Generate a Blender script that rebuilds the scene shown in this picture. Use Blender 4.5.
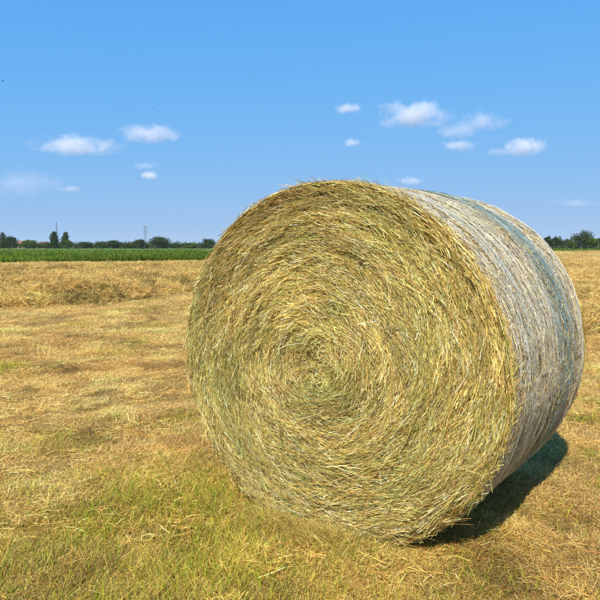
import bpy, math, random
import numpy as np
from mathutils import Vector, Matrix

R = math.radians
rng = np.random.default_rng(11)
random.seed(5)
scene = bpy.context.scene
for o in list(bpy.data.objects):
    bpy.data.objects.remove(o)

# ------------------------------------------------------------------ camera, sky, sun, exposure
CAM_H, PITCH, FPX = 1.39, 4.73, 640.0
cam_data = bpy.data.cameras.new('camera')
cam_data.sensor_width = 36.0
cam_data.lens = 36.0 * FPX / 600.0
cam_data.clip_start, cam_data.clip_end = 0.05, 60000.0
cam = bpy.data.objects.new('camera', cam_data)
scene.collection.objects.link(cam)
cam.location = (0, 0, CAM_H)
cam.rotation_euler = (R(90 - PITCH), 0, 0)
scene.camera = cam

SUN_EL, SHADOW_AZ = 45.0, 17.5           # shadows fall this many degrees right of straight ahead
sun_az = R(SHADOW_AZ + 180)
world = bpy.data.worlds.new('World')
scene.world = world
world.use_nodes = True
wn, wl = world.node_tree.nodes, world.node_tree.links
wn.clear()
sky = wn.new('ShaderNodeTexSky')
sky.sky_type = 'NISHITA'
sky.sun_disc = False
sky.sun_elevation = R(SUN_EL)
sky.sun_rotation = sun_az
sky.altitude = 100
sky.air_density, sky.dust_density, sky.ozone_density = 1.0, 0.1, 3.0
# the photograph's clear blue: each channel of the sky rolls off smoothly towards the bright horizon
def vmath(op, *vals):
    nd = wn.new('ShaderNodeVectorMath'); nd.operation = op
    for i, val in enumerate(vals):
        if isinstance(val, tuple): nd.inputs[i].default_value = val
        else: wl.new(val, nd.inputs[i])
    return nd.outputs[0]
num = vmath('MULTIPLY', sky.outputs[0], (0.089 * 6.9, 0.46 * 6.9, 2.9 * 6.9))
den = vmath('MULTIPLY_ADD', sky.outputs[0], (0.138, 0.765, 3.0), (1.0, 1.0, 1.0))
skycol = vmath('DIVIDE', num, den)
dot = wn.new('ShaderNodeVectorMath'); dot.operation = 'DOT_PRODUCT'
wl.new(sky.outputs[0], dot.inputs[0]); dot.inputs[1].default_value = (0.017, 0.0, 0.0)
one = wn.new('ShaderNodeMath'); one.operation = 'ADD'; one.inputs[0].default_value = 1.0
wl.new(dot.outputs['Value'], one.inputs[1])
cmb = wn.new('ShaderNodeCombineXYZ'); cmb.inputs[0].default_value = cmb.inputs[1].default_value = 1.0
wl.new(one.outputs[0], cmb.inputs[2])
skycol = vmath('DIVIDE', skycol, cmb.outputs[0])
bg = wn.new('ShaderNodeBackground')
bg.inputs['Strength'].default_value = 0.1
wo = wn.new('ShaderNodeOutputWorld')
wl.new(skycol, bg.inputs['Color'])
wl.new(bg.outputs[0], wo.inputs['Surface'])

sun_data = bpy.data.lights.new('sun', 'SUN')
sun_data.energy = 5.0
sun_data.angle = R(0.53)
sun_data.color = (1.0, 0.955, 0.87)
sun = bpy.data.objects.new('sun', sun_data)
scene.collection.objects.link(sun)
sdir = Vector((math.sin(sun_az) * math.cos(R(SUN_EL)), math.cos(sun_az) * math.cos(R(SUN_EL)), math.sin(R(SUN_EL))))
sun.rotation_euler = sdir.to_track_quat('Z', 'Y').to_euler()
sun.location = (-10, -20, 30)

scene.view_settings.view_transform = 'Standard'
scene.view_settings.look = 'None'
scene.view_settings.exposure = 0.56
scene.view_settings.gamma = 1.0
scene.cycles.max_bounces = 8
scene.cycles.diffuse_bounces = 3
scene.cycles.transparent_max_bounces = 8
scene.cycles.volume_bounces = 8
scene.cycles.use_denoising = True

# ------------------------------------------------------------------ helpers
def ground_pt(u, v):
    """pixel of the 600 px photograph -> where its ray meets the flat ground"""
    p = R(PITCH)
    dx, vv = (u - 300) / FPX, -(v - 300) / FPX
    d = np.array([dx, math.cos(p) + vv * math.sin(p), -math.sin(p) + vv * math.cos(p)])
    return d[:2] * (-CAM_H / d[2])

def at_depth(u, v, Y):
    p = R(PITCH)
    dx, vv = (u - 300) / FPX, -(v - 300) / FPX
    d = np.array([dx, math.cos(p) + vv * math.sin(p), -math.sin(p) + vv * math.cos(p)])
    return np.array([0, 0, CAM_H]) + d * (Y / d[1])

def hash3(ix, iy, iz, seed):
    n = (ix.astype(np.int64) * 374761393 + iy.astype(np.int64) * 668265263 + iz.astype(np.int64) * 2147483647 + seed * 974634713) & 0xffffffff
    n = ((n ^ (n >> 13)) * 1274126177) & 0xffffffff
    n = ((n ^ (n >> 16)) * 2246822519) & 0xffffffff
    return ((n ^ (n >> 15)) & 0xffffff) / float(0xffffff)

def noise(x, y, z=None, seed=0):
    """value noise, -1..1"""
    x = np.asarray(x, float); y = np.asarray(y, float)
    z = np.zeros_like(x) if z is None else np.asarray(z, float)
    fx, fy, fz = np.floor(x), np.floor(y), np.floor(z)
    tx, ty, tz = x - fx, y - fy, z - fz
    tx, ty, tz = [t * t * (3 - 2 * t) for t in (tx, ty, tz)]
    out = 0
    for a in (0, 1):
        for b in (0, 1):
            for c in (0, 1):
                w = (tx if a else 1 - tx) * (ty if b else 1 - ty) * (tz if c else 1 - tz)
                out = out + w * hash3(fx + a, fy + b, fz + c, seed)
    return out * 2 - 1

def fbm(x, y, z=None, seed=0, octv=3):
    s, a, f = 0, 1.0, 1.0
    for k in range(octv):
        s = s + a * noise(x * f, y * f, None if z is None else z * f, seed + k * 17)
        a *= 0.5; f *= 2.03
    return s / 1.75

def unit(v):
    return v / np.maximum(np.linalg.norm(v, axis=-1, keepdims=True), 1e-9)

def link(o, parent=None):
    scene.collection.objects.link(o)
    if parent is not None:
        o.parent = parent
    return o

def make_mesh(name, verts, faces, mat=None, cols=None, parent=None, smooth=False):
    """verts (n,3), faces (m,3|4) arrays -> one mesh object"""
    verts = np.ascontiguousarray(verts, dtype=np.float32)
    faces = np.ascontiguousarray(faces, dtype=np.int32)
    me = bpy.data.meshes.new(name)
    m, k = faces.shape
    me.vertices.add(len(verts)); me.vertices.foreach_set('co', verts.ravel())
    me.loops.add(m * k); me.loops.foreach_set('vertex_index', faces.ravel())
    me.polygons.add(m)
    me.polygons.foreach_set('loop_start', np.arange(0, m * k, k, dtype=np.int32))
    me.polygons.foreach_set('loop_total', np.full(m, k, dtype=np.int32))
    if smooth:
        me.polygons.foreach_set('use_smooth', np.ones(m, dtype=bool))
    me.update(calc_edges=True)
    if cols is not None:
        a = me.attributes.new('col', 'FLOAT_COLOR', 'POINT')
        c4 = np.ones((len(verts), 4), np.float32); c4[:, :3] = cols
        a.data.foreach_set('color', c4.ravel())
    if mat is not None:
        me.materials.append(mat)
    return link(bpy.data.objects.new(name, me), parent)

def strips(P, D, N, L, W, B, seg=2, taper=0.4, col=None):
    """n thin bent blades: start P, direction D, flat normal N, length L, width W, bend vector B"""
    n = len(P)
    S = unit(np.cross(D, N))
    t = np.linspace(0, 1, seg + 1)
    ctr = P[:, None, :] + D[:, None, :] * (L[:, None] * t)[..., None] + B[:, None, :] * (L[:, None] * t ** 2)[..., None]
    w = W[:, None] * (1 - taper * t[None, :]) * 0.5
    a = ctr - S[:, None, :] * w[..., None]
    b = ctr + S[:, None, :] * w[..., None]
    v = np.stack([a, b], 2).reshape(-1, 3)
    base = (np.arange(n) * (seg + 1) * 2)[:, None] + (np.arange(seg) * 2)[None, :]
    q = np.stack([base, base + 1, base + 3, base + 2], -1).reshape(-1, 4)
    c = None if col is None else np.repeat(col, (seg + 1) * 2, axis=0)
    return v, q, c

def join(parts):
    vs, qs, cs, off = [], [], [], 0
    for v, q, c in parts:
        vs.append(v); qs.append(q + off); off += len(v)
        if c is not None: cs.append(c)
    return np.concatenate(vs), np.concatenate(qs), (np.concatenate(cs) if cs else None)

def palette(n, pal, weights=None, jit=0.22):
    pal = np.array(pal, float)
    w = None if weights is None else np.array(weights, float) / np.sum(weights)
    c = pal[rng.choice(len(pal), n, p=w)]
    c = c * (1 + jit * rng.normal(size=(n, 1))).clip(0.4, 1.7) * (1 + 0.05 * rng.normal(size=(n, 3)))
    c = c * np.where(c[:, :1] > c[:, 1:2] * .98, np.array([[1.12, 1.0, .68]]), np.array([[1.0, 1.0, .8]]))
    return c.clip(0.004, 0.85)

def rand_unit(n):
    return unit(rng.normal(size=(n, 3)))

def box(cx, cy, cz, sx, sy, sz):
    v = np.array([[x, y, z] for x in (-1, 1) for y in (-1, 1) for z in (-1, 1)], float) * np.array([sx, sy, sz]) / 2 + np.array([cx, cy, cz])
    q = np.array([[0, 1, 3, 2], [4, 6, 7, 5], [0, 4, 5, 1], [2, 3, 7, 6], [0, 2, 6, 4], [1, 5, 7, 3]])
    return v, q, None

def tube(a, b, r0, r1, k=6):
    a, b = np.array(a, float), np.array(b, float)
    d = unit(b - a)
    s = unit(np.cross(d, [0.31, 0.77, 0.55])); t = np.cross(d, s)
    th = np.arange(k) * 2 * np.pi / k
    ring = np.cos(th)[:, None] * s + np.sin(th)[:, None] * t
    v = np.concatenate([a + ring * r0, b + ring * r1])
    i = np.arange(k)
    q = np.stack([i, (i + 1) % k, (i + 1) % k + k, i + k], -1)
    return v, q, None

def empty(name, loc=(0, 0, 0), rz=0.0):
    o = bpy.data.objects.new(name, None)
    o.empty_display_size = 0.2
    link(o); o.location = loc; o.rotation_euler = (0, 0, rz)
    return o

def tag(o, label=None, cat=None, group=None, kind=None):
    if label: o['label'] = label
    if cat: o['category'] = cat
    if group: o['group'] = group
    if kind: o['kind'] = kind
    return o

# ------------------------------------------------------------------ materials
def new_mat(name):
    m = bpy.data.materials.new(name)
    m.use_nodes = True
    return m, m.node_tree.nodes, m.node_tree.links, m.node_tree.nodes['Principled BSDF']

def blade_mat(name, rough=0.5, trans=0.25, spec=0.35, noise_scale=60.0):
    """uses each blade's own colour, with fine blotches, and lets some light through"""
    m, N, Lk, p = new_mat(name)
    at = N.new('ShaderNodeAttribute'); at.attribute_name = 'col'
    tc = N.new('ShaderNodeTexCoord')
    nz = N.new('ShaderNodeTexNoise'); nz.inputs['Scale'].default_value = noise_scale; nz.inputs['Detail'].default_value = 2
    mr = N.new('ShaderNodeMapRange'); mr.inputs['From Min'].default_value = .3; mr.inputs['From Max'].default_value = .7
    mr.inputs['To Min'].default_value = .72; mr.inputs['To Max'].default_value = 1.25
    mx = N.new('ShaderNodeVectorMath'); mx.operation = 'SCALE'
    Lk.new(tc.outputs['Object'], nz.inputs['Vector']); Lk.new(nz.outputs['Fac'], mr.inputs['Value'])
    Lk.new(at.outputs['Color'], mx.inputs[0]); Lk.new(mr.outputs[0], mx.inputs['Scale'])
    Lk.new(mx.outputs[0], p.inputs['Base Color'])
    p.inputs['Roughness'].default_value = rough
    p.inputs['Specular IOR Level'].default_value = spec
    if trans:
        tr = N.new('ShaderNodeBsdfTranslucent'); Lk.new(mx.outputs[0], tr.inputs['Color'])
        mix = N.new('ShaderNodeMixShader'); mix.inputs[0].default_value = trans
        Lk.new(p.outputs[0], mix.inputs[1]); Lk.new(tr.outputs[0], mix.inputs[2])
        Lk.new(mix.outputs[0], N['Material Output'].inputs['Surface'])
    return m

def ramp_mat(name, stops, scale=6.0, detail=6.0, rough=0.85, bump=0.4, bump_scale=None, stretch=None, spec=0.2, bump_dist=0.02, nrough=0.65):
    m, N, Lk, p = new_mat(name)
    tc = N.new('ShaderNodeTexCoord'); mp = N.new('ShaderNodeMapping')
    if stretch: mp.inputs['Scale'].default_value = stretch
    Lk.new(tc.outputs['Object'], mp.inputs['Vector'])
    nz = N.new('ShaderNodeTexNoise'); nz.inputs['Scale'].default_value = scale; nz.inputs['Detail'].default_value = detail
    nz.inputs['Roughness'].default_value = nrough
    Lk.new(mp.outputs[0], nz.inputs['Vector'])
    cr = N.new('ShaderNodeValToRGB')
    e = cr.color_ramp.elements
    for k, (pos, c) in enumerate(stops):
        el = e[k] if k < 2 else e.new(pos)
        el.position = pos; el.color = (*c, 1)
    Lk.new(nz.outputs['Fac'], cr.inputs[0]); Lk.new(cr.outputs[0], p.inputs['Base Color'])
    p.inputs['Roughness'].default_value = rough; p.inputs['Specular IOR Level'].default_value = spec
    if bump:
        n2 = N.new('ShaderNodeTexNoise'); n2.inputs['Scale'].default_value = bump_scale or scale * 4; n2.inputs['Detail'].default_value = 5
        Lk.new(mp.outputs[0], n2.inputs['Vector'])
        b = N.new('ShaderNodeBump'); b.inputs['Strength'].default_value = bump; b.inputs['Distance'].default_value = bump_dist
        Lk.new(n2.outputs['Fac'], b.inputs['Height']); Lk.new(b.outputs[0], p.inputs['Normal'])
    return m

def thatch_mat(name):
    m = blade_mat(name, 0.55, 0.25, 0.12)
    N, Lk = m.node_tree.nodes, m.node_tree.links
    at = [nd for nd in N if nd.type == 'ATTRIBUTE'][0]
    sc = [nd for nd in N if nd.type == 'VECT_MATH'][0]
    ti = N.new('ShaderNodeAttribute'); ti.attribute_name = 'tint'; ti.attribute_type = 'INSTANCER'
    mu = N.new('ShaderNodeVectorMath'); mu.operation = 'MULTIPLY'
    Lk.new(at.outputs['Color'], mu.inputs[0]); Lk.new(ti.outputs['Color'], mu.inputs[1])
    Lk.new(mu.outputs[0], sc.inputs[0])
    return m
M_thatch = thatch_mat('matted_straw')

def thatch_group():
    g = bpy.data.node_groups.new('scatter_patches', 'GeometryNodeTree')
    g.interface.new_socket('Geometry', in_out='INPUT', socket_type='NodeSocketGeometry')
    g.interface.new_socket('Geometry', in_out='OUTPUT', socket_type='NodeSocketGeometry')
    gi, go = g.nodes.new('NodeGroupInput'), g.nodes.new('NodeGroupOutput')
    sep = g.nodes.new('GeometryNodeSeparateGeometry'); sep.domain = 'POINT'
    def attr(nm, ty):
        nd = g.nodes.new('GeometryNodeInputNamedAttribute'); nd.data_type = ty; nd.inputs['Name'].default_value = nm
        return nd.outputs['Attribute']
    iop = g.nodes.new('GeometryNodeInstanceOnPoints')
    e2r = g.nodes.new('FunctionNodeEulerToRotation')
    L = g.links
    L.new(gi.outputs[0], sep.inputs['Geometry']); L.new(attr('is_pt', 'BOOLEAN'), sep.inputs['Selection'])
    L.new(sep.outputs['Selection'], iop.inputs['Points']); L.new(sep.outputs['Inverted'], iop.inputs['Instance'])
    L.new(attr('rot', 'FLOAT_VECTOR'), e2r.inputs[0]); L.new(e2r.outputs[0], iop.inputs['Rotation'])
    L.new(attr('scl', 'FLOAT_VECTOR'), iop.inputs['Scale'])
    L.new(iop.outputs[0], go.inputs[0])
    return g
THATCH = thatch_group()

def thatch(name, pts, rot, scl, tint, patch, parent=None):
    """a mat of straw: one small patch of blades set down at every point"""
    v, q, c = patch
    n0, n1 = len(v), len(pts)
    o = make_mesh(name, np.concatenate([v, pts]), q, M_thatch, np.concatenate([c, np.ones((n1, 3))]), parent)
    me = o.data
    me.attributes.new('is_pt', 'BOOLEAN', 'POINT').data.foreach_set('value', np.concatenate([np.zeros(n0, bool), np.ones(n1, bool)]))
    for nm, arr in (('rot', rot), ('scl', scl)):
        full = np.concatenate([np.zeros((n0, 3)), arr]).astype(np.float32)
        me.attributes.new(nm, 'FLOAT_VECTOR', 'POINT').data.foreach_set('vector', full.ravel())
    full = np.ones((n0 + n1, 4), np.float32); full[n0:, :3] = tint
    me.attributes.new('tint', 'FLOAT_COLOR', 'POINT').data.foreach_set('color', full.ravel())
    md = o.modifiers.new('scatter', 'NODES'); md.node_group = THATCH
    o['kind'] = 'stuff'
    return o

def make_patch(n, size, lmin, lmax, w, lean_max, zspread, isotropic=False):
    x, y = (rng.random((2, n)) - .5) * size
    rad = np.hypot(x, y) / (size * .5)
    az = rng.random(n) * 2 * np.pi
    lean = .2 + lean_max * rng.random(n) ** .7
    D = unit(np.stack([np.cos(az) * lean, np.sin(az) * lean, np.ones(n)], -1)) if not isotropic else unit(rand_unit(n) * np.array([1, 1, .45]))
    L = lmin + (lmax - lmin) * rng.random(n) ** 1.6
    P = np.stack([x, y, -.012 + zspread * rng.random(n)], -1)
    if isotropic: P[:, 2] = (rng.random(n) - .5) * zspread; P -= D * (L / 2)[:, None]
    B = np.stack([np.cos(az), np.sin(az), -.5 * np.ones(n)], -1) * (.1 + .5 * rng.random(n))[:, None]
    Nn = unit(np.stack([-np.cos(az), -np.sin(az), .4 + 0 * az], -1) + .5 * rng.normal(size=(n, 3)))
    base = np.array([(1, 1, 1), (1.25, 1.33, 1.6), (.72, .62, .5), (.45, .36, .34), (.85, .98, .8), (1.1, .85, .62)])
    c = base[rng.choice(6, n, p=[.3, .2, .18, .14, .1, .08])] * (1 + .2 * rng.normal(size=(n, 1))).clip(.4, 1.6)
    return strips(P, D, Nn, L, w * (.6 + .8 * rng.random(n)), B, 2, .6, c)

M_straw = blade_mat('straw', 0.55, 0.22, 0.16)
M_grass = blade_mat('grass_blade', 0.55, 0.38, 0.1)
M_leaf = blade_mat('leaf', 0.7, 0.2, 0.05, 0.8)
M_net = blade_mat('net_thread', 0.35, 0.25, 0.5, 30.0)
M_core = ramp_mat('packed_hay', [(0.3, (.07, .045, .014)), (0.7, (.20, .145, .045)), (0.5, (.12, .088, .028))], 30, 6, bump=1.0, bump_scale=90, bump_dist=.03)
M_barrel = ramp_mat('hay_under_net', [(0.25, (.16, .11, .05)), (0.75, (.50, .42, .25)), (0.5, (.34, .27, .14))], 22, 8, bump=1.0, bump_scale=80, bump_dist=.02)
M_soil = ramp_mat('dry_field', [(0.32, (.12, .066, .020)), (0.48, (.33, .205, .055)), (0.68, (.56, .385, .115)), (0.57, (.45, .29, .08))], 3.1, 14, bump=1.0, bump_scale=22, bump_dist=.05, nrough=.8)
M_green = ramp_mat('green_crop_field', [(0.3, (.06, .115, .010)), (0.7, (.13, .20, .020)), (0.5, (.09, .15, .014))], .5, 10, bump=1.0, bump_scale=4, bump_dist=.15)
M_bark = ramp_mat('bark', [(0.3, (.05, .035, .022)), (0.7, (.13, .10, .07))], 6, 5, bump=.6)
M_steel = ramp_mat('galvanised_steel', [(0.3, (.07, .075, .08)), (0.7, (.13, .135, .14))], 2, 3, rough=.5, bump=0)
M_wall = ramp_mat('rendered_wall', [(0.3, (.52, .44, .33)), (0.7, (.62, .54, .42))], 1.5, 5, bump=.2)
M_roof = ramp_mat('clay_roof', [(0.3, (.30, .15, .10)), (0.7, (.42, .24, .17))], 3, 6, bump=.6, bump_scale=6)
M_pane = ramp_mat('dark_pane', [(0.3, (.02, .025, .03)), (0.7, (.05, .06, .07))], 1, 2, rough=.15, bump=0, spec=.5)
M_frame = ramp_mat('painted_wood', [(0.3, (.2, .1, .06)), (0.7, (.28, .16, .1))], 3, 3, bump=0)
M_bird = ramp_mat('dark_feather', [(0.3, (.02, .02, .022)), (0.7, (.05, .045, .045))], 20, 3, bump=0)

# ------------------------------------------------------------------ ground
def hgt(x, y):
    d = np.hypot(x, y)
    fade = np.clip(1.2 - d / 60.0, 0, 1)
    return fade * (0.03 * fbm(x * .55, y * .55, seed=3) + 0.020 * noise(x * 2.3, y * 2.3, seed=5) + 0.012 * noise(x * 6, y * 6, seed=8))

def graded(a, b, fine0, fine1, step, grow):
    pts = list(np.arange(fine0, fine1 + 1e-6, step))
    s, p = step, fine1
    while p < b:
        s *= grow; p += s; pts.append(min(p, b))
    s, p, low = step, fine0, []
    while p > a:
        s *= grow; p -= s; low.append(max(p, a))
    return np.array(low[::-1] + pts)

gx = graded(-3000, 3000, -6, 6, 0.09, 1.13)
gy = graded(-40, 3000, 1.5, 12, 0.09, 1.10)
GX, GY = np.meshgrid(gx, gy)
gv = np.stack([GX, GY, hgt(GX, GY)], -1).reshape(-1, 3)
nx, ny = len(gx), len(gy)
ii, jj = np.meshgrid(np.arange(nx - 1), np.arange(ny - 1))
b0 = (jj * nx + ii).ravel()
gq = np.stack([b0, b0 + 1, b0 + 1 + nx, b0 + nx], -1)
ground = make_mesh('ground', gv, gq, M_soil, smooth=True)
tag(ground, 'mown hay field of dry golden stubble around the bale', 'field', kind='structure')

# green field beyond the mown one
edge = np.array([ground_pt(u, v) for u, v in [(-420, 265.5), (-150, 264.2), (0, 263.2), (100, 262.4), (200, 261.6), (300, 258.8), (450, 254.2), (560, 252.2), (660, 251.8), (900, 251.6)]])
ex = np.interp(np.linspace(0, 9, 160), np.arange(10), edge[:, 0]); ey = np.interp(np.linspace(0, 9, 160), np.arange(10), edge[:, 1])
rows = [(0.0, 0.006), (0.05, 0.08), (1.2, .26), (2.2, .40)] + [(s, .42) for s in (3, 8, 16, 30, 55, 90, 140, 200, 300, 500, 900, 1500, 2200, 2900)]
gfv = []
for s, z in rows:
    dirx = ex / np.hypot(ex, ey); diry = ey / np.hypot(ex, ey)
    zz = np.full(160, z) + (0 if z < .1 else 1) * .12 * fbm(ex * .35, ey * .6 + s, seed=9)
    yy = np.minimum(ey + s, 2990)
    gfv.append(np.stack([ex * (yy / ey), yy, zz], -1))
gfv = np.concatenate(gfv)
b0 = (np.arange(len(rows) - 1)[:, None] * 160 + np.arange(159)[None, :]).ravel()
green = make_mesh('green_field', gfv, np.stack([b0, b0 + 1, b0 + 161, b0 + 160], -1), M_green, smooth=True)
tag(green, 'strip of green crop between the mown field and the far trees', 'field', kind='structure')

# crop blades standing in it
n = 60000
k = rng.random(n) * 159; ki = k.astype(int); kf = k - ki
cx = ex[ki] * (1 - kf) + ex[np.minimum(ki + 1, 159)] * kf
cy = ey[ki] * (1 - kf) + ey[np.minimum(ki + 1, 159)] * kf
s = 160 * rng.random(n) ** 2.6
yy = cy + s; cx = cx * yy / cy
P = np.stack([cx, yy, np.where(s < 1.0, .18 * s, .18)], -1)
D = unit(np.stack([.25 * rng.normal(size=n), .25 * rng.normal(size=n), np.ones(n)], -1))
ccol = palette(n, [(.09, .155, .015), (.13, .19, .022), (.06, .105, .012), (.21, .22, .03)], [4, 3, 3, 1]) * (.85 + .35 * fbm(cx * .12, yy * .12, seed=31))[:, None]
v, q, c = strips(P, D, unit(np.stack([.5 * rng.normal(size=n), -np.ones(n), .2 * rng.normal(size=n)], -1)), (.26 + .22 * rng.random(n)) * (1 + .5 * fbm(cx * .25, yy * .25, seed=32)), .05 + .0011 * yy, .2 * rng.normal(size=(n, 3)), 1, .7, ccol)
crop = make_mesh('crop', v, q, M_grass, c)
tag(crop, 'dense green crop growing beyond the mown field', 'crop', kind='stuff')

# ------------------------------------------------------------------ the round bale
BR, BL, SINK, YAW = 0.922, 1.27, 0.075, 0.632
FX, FY = 0.106, 3.08
bx = FX + math.sin(YAW) * BL / 2; by = FY + math.cos(YAW) * BL / 2
bale = empty('round_hay_bale', (bx, by, 0), -YAW)
tag(bale, 'large round bale of golden hay wrapped in pale net on the mown field', 'hay bale')
bale.scale = (1.012, 1.0, 0.965)          # sagged under its own weight: wider than tall
ZC = BR - SINK
def face_bulge(r):
    q = np.clip(r / BR, 0, 1.05)
    return 0.055 * (1 - q ** 2) - 0.03 * np.exp(-(r / .1) ** 2) - 0.035 * np.clip((q - .93) / .07, 0, 1.5) ** 2
def ring_relief(r, th):
    """uneven wound layers: long swells along the spiral"""
    u = r * 9 + th * .16
    return .012 * noise(u * 1.7, th * 2.2 + r * 3, seed=21) + .012 * noise(u * 4.1, th * 5, seed=22) + .012 * fbm(r * np.cos(th) * 4, r * np.sin(th) * 4, seed=23)
def barrel_relief(t, th):
    return .010 * noise(t * 9, th * 1.3, seed=41) + .007 * noise(t * 26, th * 2.5, seed=42) + .006 * fbm(t * 7, th * 7, seed=43) - .02 * np.clip((np.abs(t / BL - .5) - .44) / .06, 0, 1) ** 2

# core: front face + barrel + back face in one lathe
prof = [(r, 'f') for r in np.linspace(0.0, BR * .985, 34)] + [(t, 'b') for t in np.linspace(.012, BL - .012, 30)] + [(r, 'k') for r in np.linspace(BR * .985, 0.0, 12)]
NTH = 200
th = np.arange(NTH) * 2 * np.pi / NTH
cv = []
for s, kind in prof:
    if kind == 'f':
        y = -BL / 2 - face_bulge(np.full(NTH, s)) - ring_relief(s, th) + .014; r = np.full(NTH, s)
    elif kind == 'b':
        y = np.full(NTH, s - BL / 2); r = BR + barrel_relief(s, th) - .012
    else:
        y = BL / 2 + face_bulge(np.full(NTH, s)); r = np.full(NTH, s)
    cv.append(np.stack([r * np.cos(th), y, np.maximum(ZC + r * np.sin(th), -.06)], -1))
cv = np.concatenate(cv)
npf = len(prof); nf, nb = 34, 30
a, b = np.meshgrid(np.arange(NTH), np.arange(npf - 1))
a = a.ravel(); b = b.ravel()
cq = np.stack([b * NTH + a, b * NTH + (a + 1) % NTH, (b + 1) * NTH + (a + 1) % NTH, (b + 1) * NTH + a], -1)
core = make_mesh('packed_core', cv, cq, M_core, parent=bale, smooth=True)
core.data.materials.append(M_barrel)
mi = ((b >= nf - 1) & (b < nf + nb - 1)).astype(np.int32)
core.data.polygons.foreach_set('material_index', mi)

HAY = [(.50, .385, .125), (.60, .50, .22), (.40, .28, .075), (.35, .31, .085), (.25, .155, .045), (.23, .24, .055), (.74, .66, .40), (.30, .17, .06)]
def hay_cols(n, w=(4.6, 3.4, 3.4, 3.6, 2.3, 2.2, 2.0, 1.1)):
    return (palette(n, HAY, w) * np.array([1.16, 1.25, 1.70])).clip(0, .86)

def face_straws(n, side=-1):
    r = BR * np.sqrt(rng.random(n)) * .992
    th = rng.random(n) * 2 * np.pi
    er = np.stack([np.cos(th), 0 * th, np.sin(th)], -1)
    et = np.stack([-np.sin(th), 0 * th, np.cos(th)], -1)
    ey_ = np.array([0, side, 0.0])
    wild = np.where((rng.random(n) < .10) & (r < .88 * BR), 3.0, 1.0)
    cen = np.exp(-(r / .13) ** 2)
    patch = 1 + .8 * np.clip(fbm(r * np.cos(th) * 3, r * np.sin(th) * 3, seed=55), -.6, 1)
    ang = rng.normal(size=n) * (.155 + .8 * cen) * wild * patch + .10 + .16 * fbm(r * np.cos(th) * 5, r * np.sin(th) * 5, seed=56) + .26 * noise(r * 26, th * np.maximum(r, .1) * 12, seed=57)
    sgn = np.where(rng.random(n) < .5, 1, -1)
    d = et * (np.cos(ang) * sgn)[:, None] + er * (np.sin(ang) * sgn)[:, None]
    lift = rng.normal(size=n) * .12 * wild + .14 * noise(r * 30, th * np.maximum(r, .1) * 11, seed=58) + np.where(rng.random(n) < .05, .25, 0)
    D = unit(d + ey_ * lift[:, None])
    L = (.04 + .12 * rng.random(n) ** 1.7) * np.clip(r / .22, .35, 1)
    W = .0011 + .0020 * rng.random(n) ** 2 + np.where(rng.random(n) < .025, .003, 0) * rng.random(n)
    L = L * np.where(rng.random(n) < .05, 1.8, 1.0)
    B = -er * (L * np.cos(ang) ** 2 / np.maximum(r, .12) * .5)[:, None] + ey_ * (.10 * rng.normal(size=n))[:, None] + er * (.12 * rng.normal(size=n))[:, None]
    depth = ring_relief(r, th) + face_bulge(r) + (rng.random(n) ** .8 - .66) * .036 + .013 * noise(r * 40, th * np.maximum(r, .1) * 14, seed=59)
    P = er * r[:, None] + ey_ * (BL / 2 + depth)[:, None] - D * (L / 2)[:, None] - B * (L / 4)[:, None]
    P[:, 2] += ZC
    Nn = unit(ey_ + .55 * rng.normal(size=(n, 3)))
    col = hay_cols(n)
    g = fbm(r * np.cos(th) * 2.2, r * np.sin(th) * 2.2, seed=61)
    spir = noise(r * 16 + th * .16, th * 1.5, seed=62)
    col *= (1 + .22 * spir + .12 * noise(r * 34 + th * .16, th * 2.5, seed=65) + .10 * g)[:, None]
    green_m = np.clip(noise(r * 7, th * 1.8, seed=63) + .1, 0, 1) * .35
    col = col * (1 - green_m[:, None] * np.array([.32, .05, .25]))
    brown = np.clip((r / BR - .72) / .2, 0, 1) * np.clip(.35 + .6 * np.sin(th) + .4 * noise(th * 4, r * 9, seed=64), 0, 1)
    col = col * (1 - brown[:, None] * np.array([.18, .25, .30]))
    endz = P[:, 2] + D[:, 2] * L
    keep = (endz > -.02) & ((r < .88 * BR) | (side < 0))
    return [x[keep] for x in (P, D, Nn, L, W, B)] + [col[keep]]
P, D, Nn, L, W, B, col = face_straws(190000)
v, q, c = strips(P, D, Nn, L, W, B, 2, .35, col)
tag(make_mesh('wound_straw', v, q, M_straw, c, parent=bale), 'golden straw wound in a spiral on the cut face of the bale', kind='stuff')
P, D, Nn, L, W, B, col = face_straws(9000, 1)
v, q, c = strips(P, D, Nn, L, W * 1.6, B, 2, .35, col)
tag(make_mesh('far_side_straw', v, q, M_straw, c, parent=bale), kind='stuff')

# straw lying on the barrel beneath the net
def barrel_straws(n):
    t = BL * rng.random(n); th = rng.random(n) * 2 * np.pi
    er = np.stack([np.cos(th), 0 * th, np.sin(th)], -1); et = np.stack([-np.sin(th), 0 * th, np.cos(th)], -1)
    ax = np.array([0, 1.0, 0])
    ang = rng.normal(size=n) * .75
    D = unit(et * np.cos(ang)[:, None] + ax * np.sin(ang)[:, None] + er * (.02 * rng.normal(size=n))[:, None])
    L = .03 + .07 * rng.random(n)
    B = -er * (L / BR * .5 * np.cos(ang) ** 2)[:, None]
    r = BR + barrel_relief(t, th) - .010 + .013 * rng.random(n)
    P = er * r[:, None] - D * (L / 2)[:, None] - B * (L / 4)[:, None]
    P[:, 1] += t - BL / 2; P[:, 2] += ZC
    col = palette(n, [(.62, .53, .34), (.72, .65, .48), (.54, .43, .25), (.46, .32, .18), (.44, .43, .28)], [4, 3, 3, 1.5, 1.2])
    k = (P[:, 2] > .01) & (np.abs(P[:, 1] + D[:, 1] * L) < BL / 2 - .005)
    return strips(P[k], D[k], unit(er + .4 * rng.normal(size=(n, 3)))[k], L[k], (.0022 + .0022 * rng.random(n))[k], B[k], 1, .3, col[k])
v, q, c = barrel_straws(42000)
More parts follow.
